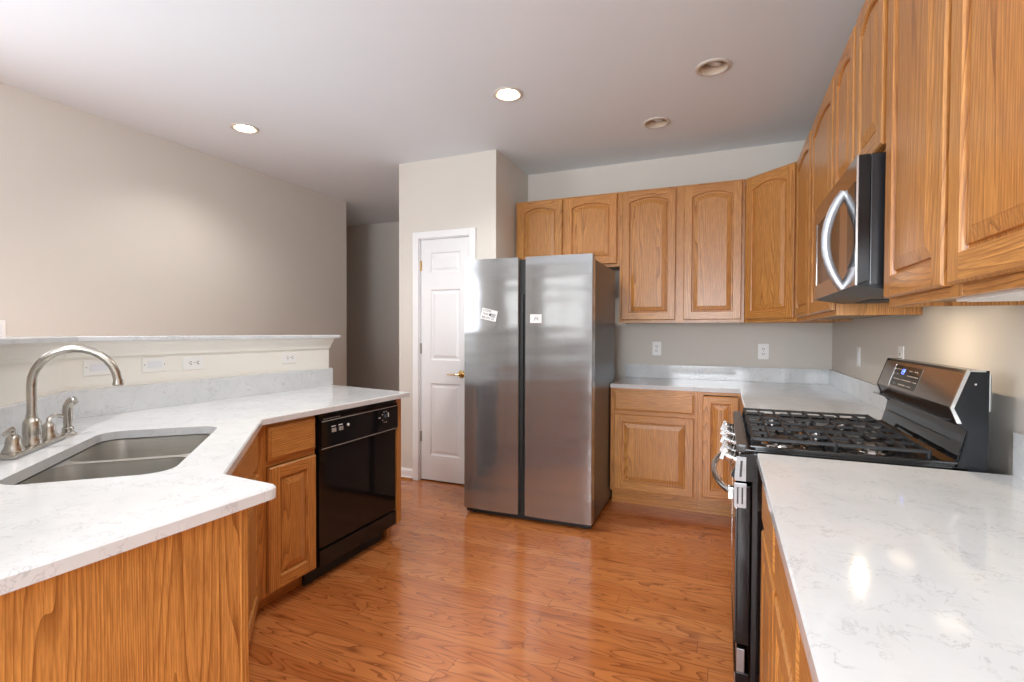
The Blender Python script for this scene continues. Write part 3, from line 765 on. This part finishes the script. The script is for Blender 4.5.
# under-cabinet light
t = thing('under_cabinet_light', 'slim white light strip fixed under the nearest right wall cabinet', 'light', (.532, 1.42, 1.3915), -PI/2)
mb = MB(); mb.box((0, -.056, -.0185), (.55, .056, 0), M_PLATE, .002); mb.build('housing', t)
mb = MB(); mb.box((.02, -.045, -.0205), (.53, .045, -.0187), M_UCL, .002); mb.build('lens', t)

# ------------------------------------------------------------------ microwave
MZ = 1.430
t = thing('microwave', 'stainless over-the-range microwave with a bowed silver handle', 'microwave', (.365, 2.571, MZ), -PI/2)
W_, H_ = .760, .410
mb = MB(); mb.box((0, .036, .018), (W_, .388, H_), M_BLKM, .002); mb.build('case', t)
mb = MB(); mb.prism([(.0, .018), (.388, .018), (.388, .0), (.10, .0)], .002, W_-.002, M_BLKS, 'yz')
mb.build('underside', t)
for x0, x1 in ((.06, .30), (.46, .70)):
    mb = MB(); mb.box((x0, .14, -.003), (x1, .22, 0), M_SLOT); mb.build('vent_filter', t)
for x0, x1 in ((.06, .20), (.56, .70)):
    mb = MB(); mb.box((x0, .26, -.004), (x1, .33, 0), M_MWL, .001); mb.build('lamp_lens', t)
mb = MB(); z0, z1 = .018, H_
mb.box((0, .004, z0), (W_-.004, .034, z1), M_BLKM)
mb.box((0, 0, z0), (.045, .004, z1), M_SSD); mb.box((.52, 0, z0), (W_-.006, .004, z1), M_SSD)
mb.box((.045, 0, z0), (.52, .004, z0+.06), M_SSD); mb.box((.045, 0, z1-.075), (.52, .004, z1), M_SSD)
mb.box((W_-.006, -.001, z0), (W_, .004, z1), M_SS); mb.box((W_-.006, .0045, z0), (W_, .034, z1), M_BLK)
md = mb.build('door', t)
mb = MB(); mb.box((.0455, .0015, z0+.061), (.5195, .004, z1-.076), M_GLASS); mb.build('window_glass', md)
mb = MB(); mb.box((.645, -.002, z0+.06), (.745, 0, z1-.075), M_GLASS); mb.build('control_panel', t)
mb = MB(); pts = []
for k in range(15):
    u = k/14; pts.append((.575, -.052*math.sin(PI*u)**.8 + .002, .022 + .322*u))
mb.tube(pts, .0145, M_SAT, 12, flat=.8, up=(1, 0, 0)); mb.build('door_handle', md)

# ------------------------------------------------------------------ gas range
t = thing('gas_range', 'stainless and black gas range with cast iron grates, pulled slightly out from the wall', 'range', (.045, 2.592, 0), -PI/2)
W_ = .772
mb = MB(); mb.box((.004, .045, .06), (W_-.004, .60, .905), M_BLKM, .004); mb.box((.02, .08, 0), (W_-.02, .56, .06), M_KICK)
mb.box((.008, .60, .08), (W_-.008, .640, .90), M_SIDE)
mb.box((W_-.004, .060, .10), (W_-.001, .075, .895), M_BLK); mb.build('body', t)
mb = MB(); mb.box((.006, 0, .262), (W_-.006, .042, .795), M_BLK, .004)
mb.box((.006, -.004, .715), (W_-.012, .0, .793), M_SSD); mb.box((.006, -.004, .265), (.09, 0, .715), M_SSD); mb.box((W_-.09, -.004, .265), (W_-.014, 0, .715), M_BLKM); mb.box((.09, -.004, .265), (W_-.09, 0, .33), M_SSD)
for z0, z1 in ((.722, .804),): mb.box((W_-.006, -.010, z0), (W_, .028, z1), M_BRK, .001)
for yy in (-.001, .013): mb.box((W_-.0005, yy, .735), (W_+.0006, yy+.005, .79), M_SLOT)
od = mb.build('oven_door', t)
mb = MB(); mb.box((.0905, -.0035, .3305), (W_-.0905, -.0005, .7145), M_GLASS); mb.build('oven_window', od)
mb = MB(); pts = []
for k in range(13):
    u = k/12; pts.append((.045+.67*u, -.018 - .062*math.sin(PI*u)**.75, .755))
mb.tube([(.045, .0, .755)] + pts + [(.715, .0, .755)], .0115, M_SS, 12); mb.box((.700, -.028, .735), (.732, -.004, .775), M_SS, .002); mb.box((.03, -.028, .735), (.062, -.004, .775), M_SS, .002); mb.build('oven_handle', od)
mb = MB(); mb.box((.006, 0, .075), (W_-.006, .042, .168), M_BLK, .004); mb.box((.006, -.004, .078), (W_-.006, 0, .166), M_SSD); mb.build('warming_drawer', t)
mb = MB(); mb.box((.004, .003, .172), (W_, .028, .251), M_BRK, .002); mb.build('drawer_trim', t)
# control panel, tilted
mb = MB(); mb.prism([(.05, .812), (-.004, .812), (-.020, .826), (.008, .900), (.05, .905)], .004, W_-.002, M_BLKM, 'yz')
mb.prism([(-.006, .812), (-.009, .818), (-.004, .892), (.026, .892), (.026, .812)], W_-.002, W_+.001, M_BRK, 'yz')
mb.prism([(.006, .826), (.009, .880), (.016, .880), (.013, .826)], W_+.001, W_+.0016, M_SLOT, 'yz')
mb.prism([(-.0045, .8135), (-.0205, .8265), (.0075, .9005), (.0085, .9000), (-.0185, .8265), (-.0040, .8145)], .006, W_-.004, M_SSD, 'yz')
mb.build('control_panel', t)
n3 = Vector((0, -.935, .354)); e1 = Vector((1, 0, 0)); e2 = n3.cross(e1)
for x in (.09, .21, .38, .55, .67):
    mb = MB(); mb.lathe([(.026, 0), (.026, .006), (.020, .009), (.020, .030), (.017, .034), (.0, .034)], (x, -.0065, .863), M_SS, axis=(e1, e2, n3), seg=20)
    c0 = Vector((x, -.0065, .863)) + n3*.034
    mb.add([c0 + e1*a + e2*b_ + n3*h_ for h_ in (0, .012) for a, b_ in ((-.006, -.022), (.006, -.022), (.006, .022), (-.006, .022))], [(0,3,2,1), (4,5,6,7), (0,1,5,4), (1,2,6,5), (2,3,7,6), (3,0,4,7)], M_SS)
    mb.build('knob', t)
# cooktop
mb = MB(); mb.box((0, .02, .905), (W_, .60, .918), M_BLK, .003)
rim = [((0, .018, .912), (W_, .036, .938)), ((0, .036, .915), (.018, .58, .932)), ((W_-.018, .036, .915), (W_, .58, .932))]
for a, b_ in rim[1:]: mb.box(a, b_, M_BLK, .004)
mb.build('cooktop', t)
mb = MB(); mb.box((.0, -.004, .905), (W_, .030, .934), M_SIDE, .008); mb.build('front_rail', t)['label'] = 'dark grey metal rail along the cooktop front'
bpos = [(.135, .15, .045), (.135, .41, .036), (.38, .28, .05), (.625, .15, .05), (.625, .41, .038)]
for x, y, r_ in bpos:
    mb = MB(); mb.lathe([(r_*1.5, .917), (r_*1.45, .921), (r_*1.0, .924), (r_*1.0, .932)], (x, y, 0), M_SSD, seg=24)
    mb.lathe([(r_*.92, .932), (r_*.92, .938), (r_*.8, .941), (.0, .941)], (x, y, 0), M_IRON, seg=24); mb.build('burner', t)
def bar(mb, x0, y0, x1, y1, z0=.944, z1=.954, w_=.004):
    d_ = Vector((x1-x0, y1-y0)).normalized(); n_ = Vector((-d_.y, d_.x))*w_
    q = [(x0+n_.x, y0+n_.y), (x0-n_.x, y0-n_.y), (x1-n_.x, y1-n_.y), (x1+n_.x, y1+n_.y)]
    q2 = [(x0+n_.x*.6, y0+n_.y*.6), (x0-n_.x*.6, y0-n_.y*.6), (x1-n_.x*.6, y1-n_.y*.6), (x1+n_.x*.6, y1+n_.y*.6)]
    mb.rings([[(a, b_, z0) for a, b_ in q], [(a, b_, z1-.004) for a, b_ in q], [(a, b_, z1) for a, b_ in q2]], M_IRON, smooth=False)
G0, G1 = .040, .528
for gi, (gx0, gx1) in enumerate(((.022, .258), (.264, .496), (.502, .738))):
    mb = MB(); xm = (gx0+gx1)/2
    bar(mb, gx0+.006, G0, gx0+.006, G1); bar(mb, gx1-.006, G0, gx1-.006, G1)
    bar(mb, gx0, G0+.006, gx1, G0+.006); bar(mb, gx0, G1-.006, gx1, G1-.006)
    burn = [(.15, .045), (.41, .045)] if gi != 1 else [(.28, .06)]
    for k in range(1, 8):
        y = G0 + (G1-G0)*k/8
        near = [b_ for b_ in burn if abs(y-b_[0]) < b_[1]]
        if near: bar(mb, gx0+.006, y, xm-.045, y, z1=.954); bar(mb, xm+.045, y, gx1-.006, y, z1=.954)
        else: bar(mb, gx0+.006, y, gx1-.006, y)
    ends = [G0] + [v for b_ in burn for v in (b_[0]-.03, b_[0]+.03)] + [G1]
    for k in range(0, len(ends), 2): bar(mb, xm, ends[k], xm, ends[k+1])
    for x in (gx0+.006, gx1-.006):
        for y in (G0+.006, (G0+G1)/2, G1-.006):
            mb.lathe([(.008, .918), (.007, .945), (.006, .952), (.004, .955)], (x, y, 0), M_IRON, seg=8)
    mb.build('grate', t)
# backguard: glossy black riser, overhanging steel fascia
lower = [(.540, .918), (.560, .921), (.575, .935), (.590, .985), (.600, 1.028), (.640, 1.028), (.640, .905), (.540, .905)]
mb = MB(); mb.prism(lower, .012, W_-.012, M_BLK, 'yz'); mb.box((.06, .5885, .972), (W_-.10, .5925, .985), M_SLOT); mb.build('back_riser', t)
mb = MB(); fas = [(.640, 1.020), (.600, 1.028), (.578, 1.044), (.562, 1.087), (.596, 1.190), (.604, 1.1965), (.640, 1.1965)]
mb.prism(fas, .010, W_-.010, M_BLKM, 'yz')
def fas_pt(z): return .562 + (.596-.562)*(z-1.087)/(1.190-1.087)
mb.prism([(fas_pt(1.089)-.002, 1.089), (fas_pt(1.189)-.002, 1.189), (fas_pt(1.189), 1.189), (fas_pt(1.089), 1.089)], .012, W_-.014, M_SSD, 'yz')
mb.box((0.01, .545, 1.0500), (W_-.02, .600, 1.0525), M_BLK)
bgd = mb.build('backguard', t)
side = [(.500, .905), (.560, .912), (.582, .935), (.592, .98), (.598, 1.020), (.574, 1.044), (.560, 1.087), (.596, 1.1975), (.643, 1.1975), (.643, .905)]
for x0, x1 in ((0, .010), (W_-.010, W_)):
    mb = MB(); mb.prism(side, x0, x1, M_BLKS, 'yz')
    xx = x0 if x0 == 0 else x1-.008
    if x0 > 0: mb.prism([(.556, 1.087), (.592, 1.1985), (.602, 1.1985), (.565, 1.087)], xx-.001, xx+.009, M_SS, 'yz')
    if x0 > 0: mb.prism([(.556, 1.087), (.565, 1.087), (.583, 1.044), (.572, 1.044)], xx-.001, xx+.009, M_SS, 'yz')
    mb.box((xx-.001, .600, 1.1935), (xx+.009, .635, 1.1985), M_SS)
    mb.build('side_cap', bgd)
mb = MB(); mb.lathe([(.0035, 0), (.003, .002), (.0, .002)], (W_, .612, 1.158), M_SS, axis='x', seg=10); mb.build('screw', bgd)
mb = MB(); mb.box((.02, .640, .10), (W_-.008, .6445, 1.06), M_SS); mb.build('rear_panel', t)
def fas_quad(mb, x0, x1, z0, z1, off, mat):
    mb.prism([(fas_pt(z0)-off-.0005, z0), (fas_pt(z1)-off-.0005, z1), (fas_pt(z1)-off, z1), (fas_pt(z0)-off, z0)], x0, x1, mat, 'yz')
mb = MB(); fas_quad(mb, .155, .445, 1.100, 1.178, .0022, M_GLASS); fas_quad(mb, .150, .155, 1.098, 1.180, .0026, M_SS); dp = mb.build('display_panel', bgd)
mb = MB()
for r_ in range(4):
    for c_ in range(14):
        if 4 <= c_ <= 7 and r_ >= 2: continue
        if random.random() < .25: continue
        x = .168+.0195*c_; z = 1.108+.018*r_; fas_quad(mb, x, x+.009, z, z+.003, .0030, M_MARKD)
mb.build('button_print', dp)
text_mesh('clock_digits', '1:9', .030, M_BLUE, Matrix.Translation((.262, fas_pt(1.156)-.0036, 1.156)) @ Matrix.Rotation(math.atan2(.034, .103), 4, 'X').inverted() @ Matrix.Rotation(PI/2, 4, 'X'), dp, .0002)

# ------------------------------------------------------------------ right-hand counters and base cabinets
poly = [(-.793, 3.799), (.102, 3.799), (.102, 2.600), (.753, 2.600), (.753, 4.450), (-.793, 4.450)]
mb = MB(); slab(mb, poly, [], .884, .914, M_Q); tag(mb.build('corner_countertop'), 'white quartz L-shaped countertop in the back right corner', 'countertop')
poly = [(.102, .15), (.753, .15), (.753, 1.800), (.102, 1.800)]
mb = MB(); slab(mb, poly, [], .884, .914, M_Q); tag(mb.build('countertop'), 'white quartz countertop in the right foreground, on the near side of the range', 'countertop')
mb = MB(); mb.box((-.793, 4.430, .9145), (.753, 4.4505, 1.028), M_Q, .001); tag(mb.build('backsplash'), 'low quartz backsplash along the back wall under two outlets', 'backsplash')
mb = MB(); mb.box((.733, 2.602, .9145), (.7535, 4.429, 1.028), M_Q, .001); tag(mb.build('backsplash'), 'low quartz backsplash along the right wall beyond the range', 'backsplash')
mb = MB(); mb.box((.733, .16, .9145), (.7535, 1.800, 1.032), M_Q, .001); tag(mb.build('backsplash'), 'short piece of quartz backsplash at the right edge on the near side of the range', 'backsplash')
t = thing('base_cabinet', 'oak base cabinet with one drawer over one wide door, beside the refrigerator', 'cabinet', (-.790, 3.805, 0), 0)
cab_body(t, .620, .64, 0, .883, .105, stiles=((0, .038), (.592, .620)), rails=((.105, .135), (.688, .718), (.862, .883)))
slab_front('drawer', t, .030, .598, .718, .866); panel_door('door', t, .030, .598, .124, .690)
mb = MB(); mb.box((0, .062, 0), (.62, .0745, .016), M_OH); mb.build('shoe_moulding', t)
t = thing('corner_base_cabinet', 'oak corner base cabinet with a full-height door behind the range handle', 'cabinet', (-.169, 3.805, 0), 0)
mb = MB(); mb.box((0, .019, .105), (.015, .64, .883), M_OV); mb.box((.30, .019, .117), (.919, .64, .129), M_DARKOAK); mb.box((0, .075, 0), (.32, .09, .105), M_OH); mb.box((.0, .062, 0), (.32, .0745, .016), M_OH); mb.build('body', t)
mb = MB(); mb.box((0, 0, .105), (.038, .019, .883), M_OV, .0008); mb.box((.26, 0, .105), (.304, .019, .883), M_OV); mb.box((.038, .0005, .105), (.26, .019, .135), M_OH); mb.box((.038, .0005, .862), (.26, .019, .883), M_OH); mb.build('face_frame', t)
panel_door('door', t, .034, .268, .140, .856, st=.052)
t = thing('base_cabinet', 'oak base cabinet on the right wall beyond the range, mostly hidden', 'cabinet', (.135, 3.784, 0), -PI/2)
cab_body(t, 1.178, .61, 0, .883, .105, stiles=((0, .04), (.57, .61), (1.138, 1.178)), rails=((.105, .135), (.688, .718), (.862, .883)))
for a, b_ in ((.03, .58), (.60, 1.148)): slab_front('drawer', t, a, b_, .718, .866); panel_door('door', t, a, b_, .124, .690)
t = thing('base_cabinet', 'oak base cabinet under the right foreground countertop', 'cabinet', (.135, 1.795, 0), -PI/2)
cab_body(t, 1.63, .61, 0, .883, .105, stiles=((0, .055), (.455, .495), (.87, .91), (1.59, 1.63)), rails=((.105, .135), (.688, .718), (.862, .883)))
for a, b_ in ((.060, .462), (.488, .880), (.90, 1.60)): slab_front('drawer', t, a, b_, .718, .866); panel_door('door', t, a, b_, .124, .690)
# warm task lamp in the microwave underside
area('cooktop_lamp', (.47, 2.20, 1.424), (0, 0, 0), .02, .02, 2.3, (1.0, .78, .54))
